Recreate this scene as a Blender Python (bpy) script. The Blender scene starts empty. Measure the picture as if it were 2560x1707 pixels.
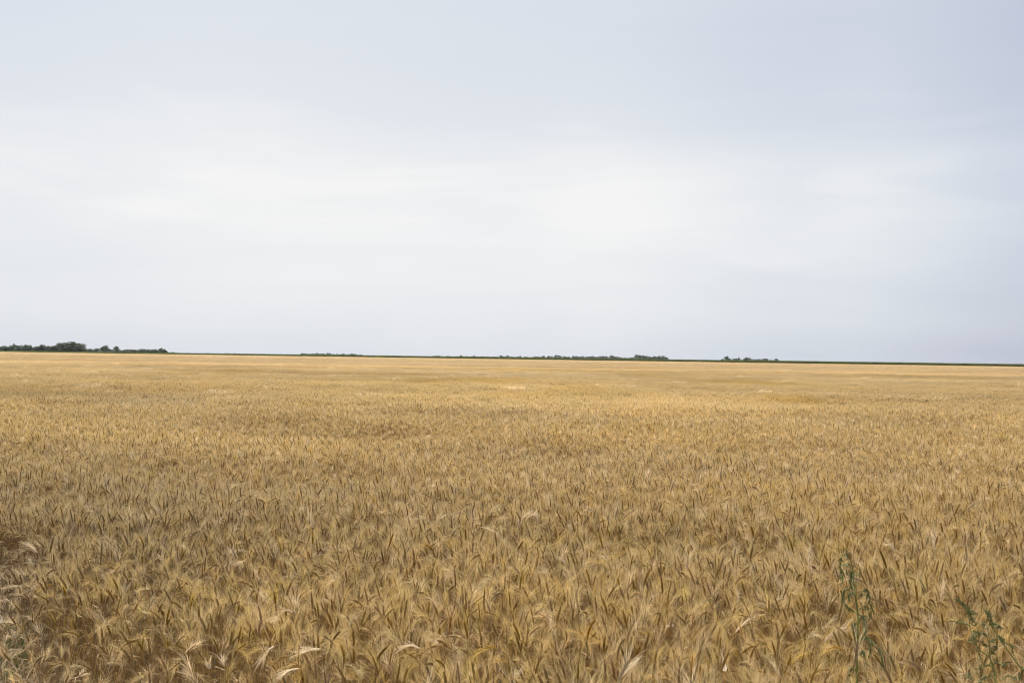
import bpy, math, random
import numpy as np
from mathutils import Vector, Matrix, noise as mn
R = math.radians
sc = bpy.context.scene
COL = sc.collection

# ------------------------------------------------------------------ camera
EYE = Vector((0, 0, 1.85))
FPX, W, H = 2489.0, 2560.0, 1707.0
PITCH, ROLL = math.atan((894.3 - 853.5) / FPX), math.atan(0.0135)
cam_d = bpy.data.cameras.new("camera")
cam = bpy.data.objects.new("camera", cam_d)
COL.objects.link(cam)
CM = Matrix.Rotation(math.pi / 2 + PITCH, 3, 'X') @ Matrix.Rotation(ROLL, 3, 'Z')
cam.matrix_world = Matrix.Translation(EYE) @ CM.to_4x4()
cam_d.sensor_width = 36.0
cam_d.lens = 36.0 * FPX / W
cam_d.clip_start = 0.05
cam_d.clip_end = 60000
cam_d.dof.use_dof = True
cam_d.dof.focus_distance = 7.0
cam_d.dof.aperture_fstop = 16.0
sc.camera = cam


def ray(px, py):
    return CM @ Vector(((px - W / 2) / FPX, -(py - H / 2) / FPX, -1.0))


def at_depth(px, py, d):
    v = ray(px, py)
    return EYE + v * (d / v.y)


def at_z(px, py, z):
    v = ray(px, py)
    return EYE + v * ((z - EYE.z) / v.z)


# ------------------------------------------------------------------ light
SUN_AZ, SUN_EL = R(-34), R(57)          # azimuth from +Y towards +X
sun_dir = Vector((math.sin(SUN_AZ) * math.cos(SUN_EL), math.cos(SUN_AZ) * math.cos(SUN_EL), math.sin(SUN_EL)))
sd = bpy.data.lights.new("sun", 'SUN')
sd.energy = 4.8
sd.angle = R(0.6)
sd.color = (1.0, 0.93, 0.82)
so = bpy.data.objects.new("sun", sd)
COL.objects.link(so)
so.rotation_euler = (-sun_dir).to_track_quat('-Z', 'Y').to_euler()

world = bpy.data.worlds.new("World")
sc.world = world
world.use_nodes = True
nt = world.node_tree
nt.nodes.clear()


def N(tree, typ, **kw):
    n = tree.nodes.new(typ)
    for k, v in kw.items():
        setattr(n, k, v)
    return n


def M(tree, op, a, b=None, c=None, clamp=False):
    n = tree.nodes.new('ShaderNodeMath')
    n.operation = op
    n.use_clamp = clamp
    for i, v in enumerate((a, b, c)):
        if v is None:
            continue
        if isinstance(v, (int, float)):
            n.inputs[i].default_value = v
        else:
            tree.links.new(v, n.inputs[i])
    return n.outputs[0]


def MIX(tree, f, a, b, blend='MIX'):
    n = tree.nodes.new('ShaderNodeMix')
    n.data_type = 'RGBA'
    n.blend_type = blend
    for s, v in ((n.inputs[0], f), (n.inputs[6], a), (n.inputs[7], b)):
        if isinstance(v, (int, float)):
            s.default_value = v
        elif isinstance(v, tuple):
            s.default_value = v if len(v) == 4 else (*v, 1)
        else:
            tree.links.new(v, s)
    return n.outputs[2]


def RAMP(tree, f, stops, interp='LINEAR'):
    n = tree.nodes.new('ShaderNodeValToRGB')
    n.color_ramp.interpolation = interp
    e = n.color_ramp.elements
    while len(e) < len(stops):
        e.new(0.5)
    for i, (p, c) in enumerate(stops):
        e[i].position = p
        e[i].color = (c, c, c, 1) if isinstance(c, (int, float)) else (*c, 1)
    tree.links.new(f, n.inputs[0])
    return n.outputs[0]


def srgb(r, g, b):
    f = lambda c: (c / 255 / 12.92) if c / 255 <= 0.04045 else ((c / 255 + 0.055) / 1.055) ** 2.4
    return (f(r), f(g), f(b))


# hazy summer sky: blue sky behind a thin, streaky veil of high cloud
sky = N(nt, 'ShaderNodeTexSky', sky_type='NISHITA', sun_disc=False)
sky.sun_elevation = SUN_EL
sky.sun_rotation = SUN_AZ
sky.dust_density = 2.5
sky.air_density = 1.0
skyc = N(nt, 'ShaderNodeVectorMath', operation='SCALE')
skyc.inputs['Scale'].default_value = 0.10
nt.links.new(sky.outputs[0], skyc.inputs[0])
tc = N(nt, 'ShaderNodeTexCoord')
sep = N(nt, 'ShaderNodeSeparateXYZ')
nt.links.new(tc.outputs['Generated'], sep.inputs[0])
sx, sy, sz = sep.outputs
mp = N(nt, 'ShaderNodeMapping')
mp.inputs['Scale'].default_value = (1.1, 1.1, 7.0)
mp.inputs['Rotation'].default_value = (0.0, R(3), 0.0)
mp.inputs['Location'].default_value = (0.37, 0.2, 1.3)
nt.links.new(tc.outputs['Generated'], mp.inputs[0])
nz = N(nt, 'ShaderNodeTexNoise')
nz.inputs['Scale'].default_value = 1.7
nz.inputs['Detail'].default_value = 7
nz.inputs['Roughness'].default_value = 0.45
nz.inputs['Distortion'].default_value = 0.5
nt.links.new(mp.outputs[0], nz.inputs[0])
# veil thickness: thick low down and towards the sun's side, thin to the right and high up
right = M(nt, 'MULTIPLY_ADD', sx, 1.0, 0.5, clamp=True)             # 0 left .. 1 right
el = M(nt, 'MAXIMUM', sz, 0.0)
wob = M(nt, 'MULTIPLY_ADD', nz.outputs[0], 0.16, -0.08)
elw = M(nt, 'ADD', el, wob)
# two clear patches: high sky, and more of it to the right
v_el = RAMP(nt, elw, [(0.0, 0.84), (0.06, 0.92), (0.12, 0.98), (0.18, 0.95), (0.23, 0.86), (0.33, 0.78), (0.8, 0.85)], 'LINEAR')
v_rt = RAMP(nt, right, [(0.0, 0.93), (0.25, 1.0), (0.55, 0.96), (0.80, 0.84), (1.0, 0.66)], 'EASE')
veil = M(nt, 'MULTIPLY', v_el, v_rt)
veil = M(nt, 'ADD', veil, M(nt, 'MULTIPLY_ADD', nz.outputs[0], 0.15, -0.075))
# a second, softer bank of streaky cloud lying across the middle of the sky
mp2 = N(nt, 'ShaderNodeMapping')
mp2.inputs['Scale'].default_value = (1.6, 1.0, 9.0)
mp2.inputs['Rotation'].default_value = (0.0, R(-4), 0.0)
mp2.inputs['Location'].default_value = (2.1, 0.4, 0.7)
nt.links.new(tc.outputs['Generated'], mp2.inputs[0])
nz2 = N(nt, 'ShaderNodeTexNoise')
nz2.inputs['Scale'].default_value = 2.4
nz2.inputs['Detail'].default_value = 8
nz2.inputs['Roughness'].default_value = 0.5
nz2.inputs['Distortion'].default_value = 0.8
nt.links.new(mp2.outputs[0], nz2.inputs[0])
bank = RAMP(nt, nz2.outputs[0], [(0.40, 0.0), (0.66, 1.0)], 'EASE')
bmask = RAMP(nt, elw, [(0.07, 0.0), (0.13, 1.0), (0.20, 1.0), (0.235, 0.25), (0.34, 0.2)], 'EASE')
veil = M(nt, 'ADD', veil, M(nt, 'MULTIPLY', M(nt, 'MULTIPLY', bank, bmask), 0.06))
# soft-edged white bank lying right of centre, bluer sky above it
wob2 = M(nt, 'MULTIPLY_ADD', nz2.outputs[0], 0.05, -0.025)
b2 = RAMP(nt, M(nt, 'ADD', el, wob2), [(0.06, 0.0), (0.12, 1.0), (0.185, 1.0), (0.222, 0.0)], 'EASE')
b2r = RAMP(nt, right, [(0.48, 0.0), (0.62, 1.0), (0.84, 0.9), (1.0, 0.5)], 'EASE')
veil = M(nt, 'ADD', veil, M(nt, 'MULTIPLY', M(nt, 'MULTIPLY', b2, b2r), 0.05), clamp=True)
vcol = RAMP(nt, veil, [(0.0, srgb(120, 140, 185)), (0.35, srgb(176, 183, 206)), (0.55, srgb(199, 204, 221)), (0.75, srgb(219, 225, 234)),
                       (1.0, srgb(244, 244, 244))])
sd3 = N(nt, 'ShaderNodeVectorMath', operation='DOT_PRODUCT')
sd3.inputs[1].default_value = tuple(sun_dir)
nt.links.new(tc.outputs['Generated'], sd3.inputs[0])
aure = M(nt, 'MULTIPLY_ADD', M(nt, 'POWER', M(nt, 'MAXIMUM', sd3.outputs['Value'], 0.0), 22.0), 5.5, 1.0)
mixf = M(nt, 'MULTIPLY_ADD', veil, 0.3, 0.7, clamp=True)
vglow = N(nt, 'ShaderNodeVectorMath', operation='SCALE')
nt.links.new(vcol, vglow.inputs[0])
nt.links.new(aure, vglow.inputs['Scale'])
final = MIX(nt, mixf, skyc.outputs[0], vglow.outputs[0])
bg = N(nt, 'ShaderNodeBackground')
bg.inputs['Strength'].default_value = 1.0
nt.links.new(final, bg.inputs[0])
wo = N(nt, 'ShaderNodeOutputWorld')
nt.links.new(bg.outputs[0], wo.inputs[0])

sc.view_settings.view_transform = 'Standard'
sc.view_settings.look = 'None'
sc.view_settings.exposure = 0.0
sc.view_settings.gamma = 1.0
sc.cycles.use_denoising = True
sc.cycles.filter_width = 1.1
sc.cycles.adaptive_threshold = 0.006
sc.cycles.max_bounces = 10
sc.cycles.diffuse_bounces = 7
sc.cycles.transmission_bounces = 4
sc.cycles.transparent_max_bounces = 4


# ------------------------------------------------------------------ materials
def mat(name, col, col2=None, rough=0.6, transl=0.0, scale=8.0, inst=False, spec=0.3, field=False, bump=0.0):
    """procedural plant/soil material; inst: per-plant tint from the instance attribute"""
    m = bpy.data.materials.new(name)
    m.use_nodes = True
    t = m.node_tree
    t.nodes.clear()
    out = N(t, 'ShaderNodeOutputMaterial')
    b = N(t, 'ShaderNodeBsdfPrincipled')
    b.inputs['Roughness'].default_value = rough
    b.inputs['Specular IOR Level'].default_value = spec
    tx = N(t, 'ShaderNodeTexCoord')
    no = N(t, 'ShaderNodeTexNoise')
    no.inputs['Scale'].default_value = scale
    no.inputs['Detail'].default_value = 4
    t.links.new(tx.outputs['Object'], no.inputs[0])
    f = RAMP(t, no.outputs[0], [(0.35, 0.0), (0.65, 1.0)])
    c = MIX(t, f, col, col2 or tuple(x * 0.7 for x in col))
    if inst:
        a = N(t, 'ShaderNodeAttribute', attribute_type='INSTANCER', attribute_name='tint')
        hv = N(t, 'ShaderNodeHueSaturation')
        sx_ = N(t, 'ShaderNodeSeparateXYZ')
        t.links.new(a.outputs['Vector'], sx_.inputs[0])
        t.links.new(sx_.outputs[0], hv.inputs['Hue'])
        t.links.new(sx_.outputs[1], hv.inputs['Saturation'])
        t.links.new(sx_.outputs[2], hv.inputs['Value'])
        t.links.new(c, hv.inputs['Color'])
        c = hv.outputs[0]
    t.links.new(c, b.inputs['Base Color'])
    if bump:
        bn = N(t, 'ShaderNodeBump')
        bn.inputs['Strength'].default_value = bump
        t.links.new(no.outputs[0], bn.inputs['Height'])
        t.links.new(bn.outputs[0], b.inputs['Normal'])
    last = b.outputs[0]
    if transl:
        tr = N(t, 'ShaderNodeBsdfTranslucent')
        t.links.new(c, tr.inputs[0])
        mx = N(t, 'ShaderNodeMixShader')
        mx.inputs[0].default_value = transl
        t.links.new(last, mx.inputs[1])
        t.links.new(tr.outputs[0], mx.inputs[2])
        last = mx.outputs[0]
    t.links.new(last, out.inputs[0])
    return m


M_EAR = mat('ripe_ear', (0.24, 0.152, 0.052), (0.34, 0.222, 0.084), 0.8, 0.05, 60, True, 0.12)
M_AWN = mat('ripe_awn', (0.82, 0.622, 0.300), (0.76, 0.562, 0.255), 0.5, 0.46, 30, True, 0.2)
M_STEM = mat('ripe_straw', (0.45, 0.295, 0.11), (0.33, 0.21, 0.072), 0.5, 0.12, 20, True)
M_LEAF = mat('dry_leaf', (0.50, 0.345, 0.155), (0.38, 0.25, 0.10), 0.6, 0.30, 20, True)
M_BEAR = mat('bleached_ear', (0.88, 0.74, 0.52), (0.76, 0.58, 0.36), 0.5, 0.10, 60)
M_BAWN = mat('bleached_awn', (0.90, 0.76, 0.52), (0.80, 0.62, 0.38), 0.4, 0.5, 30)
M_BSTEM = mat('golden_straw', (0.56, 0.37, 0.15), (0.46, 0.29, 0.11), 0.45, 0.15, 20)
M_HUSK = mat('white_husk', (0.92, 0.86, 0.74), (0.88, 0.78, 0.62), 0.5, 0.62, 20)
M_OSTEM = mat('orange_straw', (0.58, 0.33, 0.10), (0.45, 0.25, 0.08), 0.5, 0.10, 20)
M_SOIL = mat('field_soil', (0.115, 0.078, 0.045), (0.070, 0.047, 0.029), 0.9, 0, 6, bump=0.6)
M_CANOPY = mat('far_straw', (0.66, 0.49, 0.27), (0.54, 0.40, 0.21), 0.8, 0, 0.5)
M_LITTER = mat('straw_litter', (0.30, 0.20, 0.09), (0.18, 0.12, 0.055), 0.7, 0.1, 12, True)
M_GRASS = mat('green_grass_blade', (0.085, 0.125, 0.028), (0.15, 0.17, 0.05), 0.55, 0.3, 12, True)
M_WEED = mat('weed_leaf', (0.115, 0.130, 0.036), (0.165, 0.172, 0.060), 0.5, 0.25, 30)
M_WSTEM = mat('weed_stem', (0.16, 0.19, 0.05), (0.22, 0.24, 0.07), 0.45, 0.0, 15)
M_SEED = mat('weed_seed', (0.24, 0.24, 0.10), (0.15, 0.16, 0.055), 0.5, 0.15, 40)
M_CORN = mat('corn_leaf', (0.20, 0.245, 0.07), (0.25, 0.275, 0.095), 0.6, 0.4, 2.0, True)
M_CORNTOP = mat('corn_canopy', (0.20, 0.24, 0.075), (0.24, 0.265, 0.095), 0.7, 0, 0.3)
M_TREE = mat('tree_leaf', (0.042, 0.066, 0.026), (0.062, 0.088, 0.034), 0.55, 0.2, 0.6)
M_TREE2 = mat('pale_tree_leaf', (0.065, 0.095, 0.032), (0.080, 0.110, 0.045), 0.55, 0.2, 0.6)
M_BARK = mat('tree_bark', (0.09, 0.072, 0.055), (0.06, 0.048, 0.038), 0.9, 0, 3.0)


# ------------------------------------------------------------------ mesh builder
class MB:
    def __init__(s):
        s.v, s.f, s.m = [], [], []

    def face(s, pts, m=0):
        i = len(s.v)
        s.v += [tuple(p) for p in pts]
        s.f.append(tuple(range(i, i + len(pts))))
        s.m.append(m)

    def strip(s, pts, ws, side, m=0):
        """flat ribbon along pts with half-widths ws; side = width direction(s)"""
        i0 = len(s.v)
        for k, p in enumerate(pts):
            sd_ = side[k] if isinstance(side, list) else side
            s.v += [tuple(p - sd_ * ws[k]), tuple(p + sd_ * ws[k])]
        for k in range(len(pts) - 1):
            a = i0 + 2 * k
            s.f.append((a, a + 1, a + 3, a + 2))
            s.m.append(m)

    def tube(s, pts, rs, n=4, m=0, cap=True):
        i0 = len(s.v)
        for k, p in enumerate(pts):
            d = (pts[min(k + 1, len(pts) - 1)] - pts[max(k - 1, 0)]).normalized()
            a = d.orthogonal().normalized() if abs(d.y) > 0.95 else d.cross(Vector((0, 1, 0))).normalized()
            b = d.cross(a)
            for j in range(n):
                t = 2 * math.pi * j / n
                s.v.append(tuple(p + (a * math.cos(t) + b * math.sin(t)) * rs[k]))
        for k in range(len(pts) - 1):
            for j in range(n):
                a, b = i0 + k * n + j, i0 + k * n + (j + 1) % n
                s.f.append((a, b, b + n, a + n))
                s.m.append(m)
        if cap:
            s.f.append(tuple(i0 + j for j in range(n))[::-1])
            s.m.append(m)
            s.f.append(tuple(i0 + (len(pts) - 1) * n + j for j in range(n)))
            s.m.append(m)

    def grain(s, c, d, L, w, m=0, n=4):
        """a pointed, plump grain or bud: centre c, direction d"""
        a = d.orthogonal().normalized()
        b = d.cross(a)
        i0 = len(s.v)
        s.v.append(tuple(c - d * L * 0.5))
        for j in range(n):
            t = 2 * math.pi * j / n
            s.v.append(tuple(c - d * L * 0.08 + (a * math.cos(t) + b * math.sin(t)) * w))
        s.v.append(tuple(c + d * L * 0.5))
        for j in range(n):
            s.f.append((i0, i0 + 1 + (j + 1) % n, i0 + 1 + j))
            s.f.append((i0 + n + 1, i0 + 1 + j, i0 + 1 + (j + 1) % n))
            s.m += [m, m]

    def mesh(s, name, mats):
        me = bpy.data.meshes.new(name)
        me.from_pydata(s.v, [], s.f)
        for x in (mats if isinstance(mats, (list, tuple)) else [mats]):
            me.materials.append(x)
        me.polygons.foreach_set('material_index', s.m)
        me.update()
        return me

    def build(s, name, mats, parent=None):
        o = bpy.data.objects.new(name, s.mesh(name, mats))
        COL.objects.link(o)
        o.parent = parent
        return o


def tag(o, label=None, cat=None, group=None, kind=None):
    for k, v in (('label', label), ('category', cat), ('group', group), ('kind', kind)):
        if v:
            o[k] = v
    return o


def empty(name, loc, label, cat, group=None):
    o = bpy.data.objects.new(name, None)
    COL.objects.link(o)
    o.location = loc
    o.empty_display_size = 0.2
    return tag(o, label, cat, group)


def smooth_path(ctrl, n):
    """Catmull-Rom through control points"""
    P = [ctrl[0] * 2 - ctrl[1]] + list(ctrl) + [ctrl[-1] * 2 - ctrl[-2]]
    out = []
    segs = len(ctrl) - 1
    for k in range(n):
        u = k / (n - 1) * segs
        i = min(int(u), segs - 1)
        t = u - i
        a, b, c, d = P[i], P[i + 1], P[i + 2], P[i + 3]
        out.append(0.5 * (2 * b + (c - a) * t + (2 * a - 5 * b + 4 * c - d) * t * t + (3 * b - a - 3 * c + d) * t ** 3))
    return out


# ------------------------------------------------------------------ wheat plants
def ear_geometry(mb, rng, pts, wid, me=0, ma=1, awn=0.065, n_spk=9, spread=0.35, aw=0.0005, awns=True, na=2):
    """bearded ear along pts: rows of spikelets on both sides, an awn from each"""
    n = len(pts)

    def at(t):
        x = t * (n - 1)
        i = min(int(x), n - 2)
        return pts[i].lerp(pts[i + 1], x - i), (pts[i + 1] - pts[i]).normalized()
    p0, d0 = at(0.5)
    ph = rng.uniform(0, math.pi)
    base = d0.orthogonal().normalized()
    base = Matrix.Rotation(ph, 3, d0) @ base
    L = (pts[-1] - pts[0]).length
    for k in range(n_spk):
        t = (k + 0.5) / n_spk
        p, d = at(t)
        e = (1 - abs(t - 0.42) * 1.1) ** 0.5
        b = (base - d * base.dot(d)).normalized()
        for s in (-1, 1):
            o = b * s * wid * 0.45 * e
            dd = (d + b * s * 0.35).normalized()
            mb.grain(p + o + d * (0.5 * L / n_spk if s > 0 else 0), dd, L / n_spk * 2.1, wid * 0.50 * e, me)
            if awns:
                for q in range(na if t > 0.25 else na - 1):
                    c = d.cross(b) * rng.uniform(-1, 1) * spread * 0.8
                    ad = (d + b * s * spread * rng.uniform(0.5, 1.3) + c).normalized()
                    st = p + o * 1.2 + d * L / n_spk * 0.6
                    al = awn * rng.uniform(0.7, 1.15) * (0.65 + 0.35 * t)
                    bend = Vector((0, 0, -1)) * al * 0.10 + ad.orthogonal().normalized() * al * rng.uniform(-0.05, 0.05)
                    sdv = ad.cross(Vector((rng.uniform(-1, 1), rng.uniform(-1, 1), rng.uniform(-1, 1)))).normalized()
                    mb.strip([st, st + ad * al * 0.55, st + ad * al + bend], [aw, aw * 0.85, aw * 0.25], sdv, ma)


def stalk_path(rng, h, droop, lean, bend_at):
    """stem from the ground, straight then curving over; droop = final angle from vertical"""
    pts, p, ang = [], Vector((0, 0, 0)), 0.0
    L = h * 1.02
    n = 9
    for k in range(n):
        t = k / (n - 1)
        pts.append(p.copy())
        a = lean * t + max(0.0, (t - bend_at) / (1 - bend_at)) ** 1.6 * droop * 0.55
        p += Vector((math.sin(a), 0, math.cos(a))) * L / (n - 1)
    return pts, a, p


def wheat_stalk(seed, droop, lean=0.06, h=0.66, detail=2, fresh=None):
    rng = random.Random(seed)
    mb = MB()
    pts, a, _ = stalk_path(rng, h, droop, lean, 0.72)
    mb.tube(pts, [0.0016 - 0.0007 * k / 8 for k in range(9)], 3, 2, cap=False)
    # ear continues over
    L = rng.uniform(0.050, 0.067)
    ep, p = [pts[-1]], pts[-1].copy()
    for k in range(5):
        a2 = a + droop * 0.45 * (k + 1) / 5
        p = p + Vector((math.sin(a2), rng.uniform(-0.03, 0.03), math.cos(a2))) * L / 5
        ep.append(p)
    ear_geometry(mb, rng, ep, 0.0055, 0, 1, 0.070, 8, 0.50, 0.00034, True, 3)
    # dry leaves
    for q in range(rng.choice((1, 2, 2))):
        t = rng.uniform(0.25, 0.8)
        i = int(t * 8)
        st = pts[i]
        th = rng.uniform(0, 2 * math.pi)
        hd = Vector((math.cos(th), math.sin(th), 0))
        ll = rng.uniform(0.08, 0.18)
        lp = [st, st + hd * ll * 0.2 + Vector((0, 0, ll * 0.35)), st + hd * ll * 0.5 + Vector((0, 0, ll * 0.30)),
              st + hd * ll * 0.7 + Vector((0, 0, -ll * 0.1)), st + hd * ll * 0.62 + Vector((0, 0, -ll * 0.5))]
        tw = [Matrix.Rotation(k * rng.uniform(0.2, 0.7), 3, hd) @ hd.cross(Vector((0, 0, 1))) for k in range(5)]
        mb.strip(lp, [0.0012, 0.0028, 0.0026, 0.0018, 0.0006], tw, 3)
    return mb.mesh('wheat_stalk', [M_EAR, M_AWN, M_STEM, M_LEAF])


def simple_stalk(mb, rng, o, h, droop, az, k_w=1.0, awn_n=5, stem_len=0.35):
    """lighter plant for the middle distance"""
    d = Vector((math.cos(az), math.sin(az), 0))
    a = droop * 0.5
    up = Vector((0, 0, 1))
    top = o + Vector((0, 0, h)) + d * rng.uniform(0, 0.10)
    sdv = Vector((math.cos(az + 1.3), math.sin(az + 1.3), 0))
    mb.strip([top - up * stem_len - d * 0.03, top], [0.0016 * k_w, 0.0013 * k_w], Vector((1, 0, 0)), 2)
    e1 = (up * math.cos(a) + d * math.sin(a)).normalized()
    e2 = (up * math.cos(droop) + d * math.sin(droop)).normalized()
    L = rng.uniform(0.052, 0.070)
    m1 = top + e1 * L * 0.5
    m2 = m1 + e2 * L * 0.5
    mb.tube([top, top + e1 * L * 0.3, m1 + e2 * L * 0.1, m2], [0.002 * k_w, 0.0054 * k_w, 0.0046 * k_w, 0.0012 * k_w], 4, 0, cap=False)
    for q in range(awn_n):
        t = rng.uniform(0.15, 1.0)
        st = top.lerp(m2, t)
        r = Vector((rng.uniform(-1, 1), rng.uniform(-1, 1), rng.uniform(-1, 1)))
        ad = (e2 + r * 0.50).normalized()
        mb.strip([st, st + ad * rng.uniform(0.05, 0.085)], [0.0013 * k_w, 0.0004 * k_w],
                 ad.cross(Vector((rng.uniform(-1, 1), 1, rng.uniform(-.4, .4)))).normalized(), 1)


def rand_droop(rng):
    u = rng.random()
    if u < 0.68:
        return rng.uniform(0.05, 0.55)
    if u < 0.90:
        return rng.uniform(0.5, 1.3)
    return rng.uniform(1.3, 2.5)


def wheat_patch(seed, size, count, k_w, awn_n, hs):
    rng = random.Random(seed)
    mb = MB()
    for _ in range(count):
        o = Vector((rng.uniform(-size / 2, size / 2), rng.uniform(-size / 2, size / 2), 0))
        n_ = mn.noise(Vector((o.x * 2.2 + seed * 9.1, o.y * 2.2, 0)))
        simple_stalk(mb, rng, o, hs * (1 + 0.06 * rng.gauss(0, 1) + 0.08 * n_) - 0.06, rand_droop(rng), rng.uniform(-1.3, 1.3) + math.pi * (rng.random() < 0.6),
                     k_w, awn_n)
    return mb.mesh('wheat_patch', [M_EAR, M_AWN, M_STEM, M_LEAF])


# numpy value noise for the lie of the field
def vnoise(x, y, seed=0):
    xi, yi = np.floor(x).astype(np.int64), np.floor(y).astype(np.int64)
    xf, yf = x - xi, y - yi
    u, v = xf * xf * (3 - 2 * xf), yf * yf * (3 - 2 * yf)

    def h(a, b):
        n = (a * 374761393 + b * 668265263 + seed * 1442695041) & 0xffffffff
        n = ((n ^ (n >> 13)) * 1274126177) & 0xffffffff
        return ((n ^ (n >> 16)) & 0xffff) / 65535.0
    return (h(xi, yi) * (1 - u) + h(xi + 1, yi) * u) * (1 - v) + (h(xi, yi + 1) * (1 - u) + h(xi + 1, yi + 1) * u) * v * 1.0


def fbm(x, y, seed=0, o=3):
    s, a, t = 0, 1.0, 0
    for k in range(o):
        s = s + a * vnoise(x * 2 ** k, y * 2 ** k, seed + k)
        t += a
        a *= 0.55
    return s / t - 0.5


def edge_y(x):
    """near edge of the crop: it runs away from the viewer on the left"""
    return 2.45 + np.clip(-(x + 0.55), 0, 6) * 1.02 + np.clip(-(x + 2.35), 0, 0.6) * 1.1 + 0.25 * fbm(x * 1.7, x * 0 + 3.3, 5)


def far_y(x, y):
    return 0


# far edge of the wheat: 1145 m straight left of view, 570 m on the right
FA, FB = Vector((-0.514 * 1145, 1145)), Vector((0.514 * 570, 570))


def beyond(x, y, off=0.0):
    """signed distance past the wheat/corn boundary line"""
    d = (FB - FA).normalized()
    n = Vector((-d.y, d.x))
    if n.y < 0:
        n = -n
    return (x - FA.x) * n.x + (y - FA.y) * n.y - off


# patches seen in this field: (px, py of the centre at canopy height, half-width px, half-height px, value, saturation, height)
SPOTS = [(560, 930, 120, 5, -.16, .16, -.05), (1080, 956, 60, 9, -.14, .20, -.08), (1240, 953, 90, 8, -.10, .18, -.05), (1330, 928, 260, 2.5, -.14, .20, -.05),
         (1200, 940, 130, 4, .14, -.10, 0), (1440, 944, 110, 5, .10, -.05, 0), (1610, 940, 120, 6, -.10, .16, -.05), (1790, 958, 60, 6, -.14, .14, -.06),
         (1895, 960, 70, 9, -.12, .22, -.05), (1700, 932, 300, 2, -.08, .12, 0), (2290, 945, 200, 5, -.12, .14, -.04), (2000, 985, 200, 12, .08, 0, .03),
         (1450, 990, 110, 14, -.10, .10, -.04), (1700, 1015, 260, 30, .12, -.04, .04), (1480, 1060, 200, 25, .06, 0, .03), (940, 1088, 120, 11, -.18, .05, -.16),
         (760, 1070, 120, 10, -.06, 0, -.08), (1430, 1140, 70, 12, -.12, .05, -.11), (1800, 1135, 70, 12, -.08, .05, -.08), (60, 1000, 260, 20, -.12, 0, -.06),
         (70, 1150, 90, 20, -.08, 0, -.06), (420, 1185, 90, 14, -.06, 0, -.08), (860, 1210, 130, 16, -.08, 0, -.08), (600, 1010, 250, 18, -.05, -.05, 0),
         (1420, 1480, 90, 26, -.08, 0, -.13), (950, 1500, 90, 30, -.06, 0, -.10), (1100, 1280, 160, 25, -.05, 0, -.06), (2350, 1090, 120, 18, -.08, .04, -.07),
         (2200, 1180, 140, 20, -.06, 0, -.06), (1250, 1180, 200, 15, .06, 0, .05), (1750, 1230, 260, 25, .06, 0, .04), (1040, 910, 500, 4, .05, -.08, 0),
         (330, 945, 130, 5, -.10, .05, -.04), (880, 955, 110, 5, -.12, .10, -.05), (2050, 1010, 90, 9, -.08, .12, -.05), (1600, 1075, 80, 9, -.07, .1, -.05)]
SPW = []
for q in SPOTS:
    c_ = at_z(q[0], q[1], 0.66)
    SPW.append((c_.x, c_.y, q[2] * c_.y / FPX, c_.y * c_.y * q[3] / (1.19 * FPX), q[4], q[5], q[6]))


def PT(x, y, what):
    s = 0
    for cx_, cy_, rx_, ry_, *v in SPW:
        val_ = v[what - 1]
        if val_:
            wx = x + 0.35 * rx_ * fbm(x / (rx_ * .5), y / (ry_ * .8), 301) * 2
            s = s + val_ * np.exp(-((wx - cx_) / rx_) ** 2 - ((y - cy_ + 0.4 * ry_ * fbm(x / (rx_ * .3), y / ry_, 303) * 2) / ry_) ** 2)
    return s


def canopy(x, y):
    """relative canopy height, lean (x,y) and lodged-ness at a spot"""
    g = 1 + 0.26 * fbm(x / 2.0, y / 1.2, 11) + 0.24 * fbm(x / 8.0, y / 4.5, 21) + PT(x, y, 3)
    lod = np.clip(fbm(x / 11.0, y / 7.0, 41, 2) * 4.5 - 0.9, 0, 1) * np.clip((y - 9) / 14, 0, 1)
    # trough on the left middle ground, and the tramline-like dips
    tr = np.exp(-((y - (14.9 + 0.2 * x)) / 0.8) ** 2) * np.exp(-((x + 2.6) / 2.2) ** 2)
    g = g - 0.22 * tr
    tr2 = np.exp(-((y - (6.4 - 0.35 * x)) / 0.32) ** 2) * np.exp(-((x - 1.1) / 1.3) ** 2)
    g = g - 0.13 * tr2
    lx = 0.30 * fbm(x / 1.6, y / 1.6, 61) + 0.15 * fbm(x / 6, y / 6, 62)
    ly = 0.30 * fbm(x / 1.6, y / 1.6, 63)
    return g, lx, ly, lod


rs = np.random.RandomState(7)
PX, VID, ROT, SCL, TINT = [], [], [], [], []


def emit(x, y, z, vid, rot, scl, tint):
    PX.append(np.stack([x, y, z], 1))
    VID.append(vid)
    ROT.append(rot)
    SCL.append(scl)
    TINT.append(tint)


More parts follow.
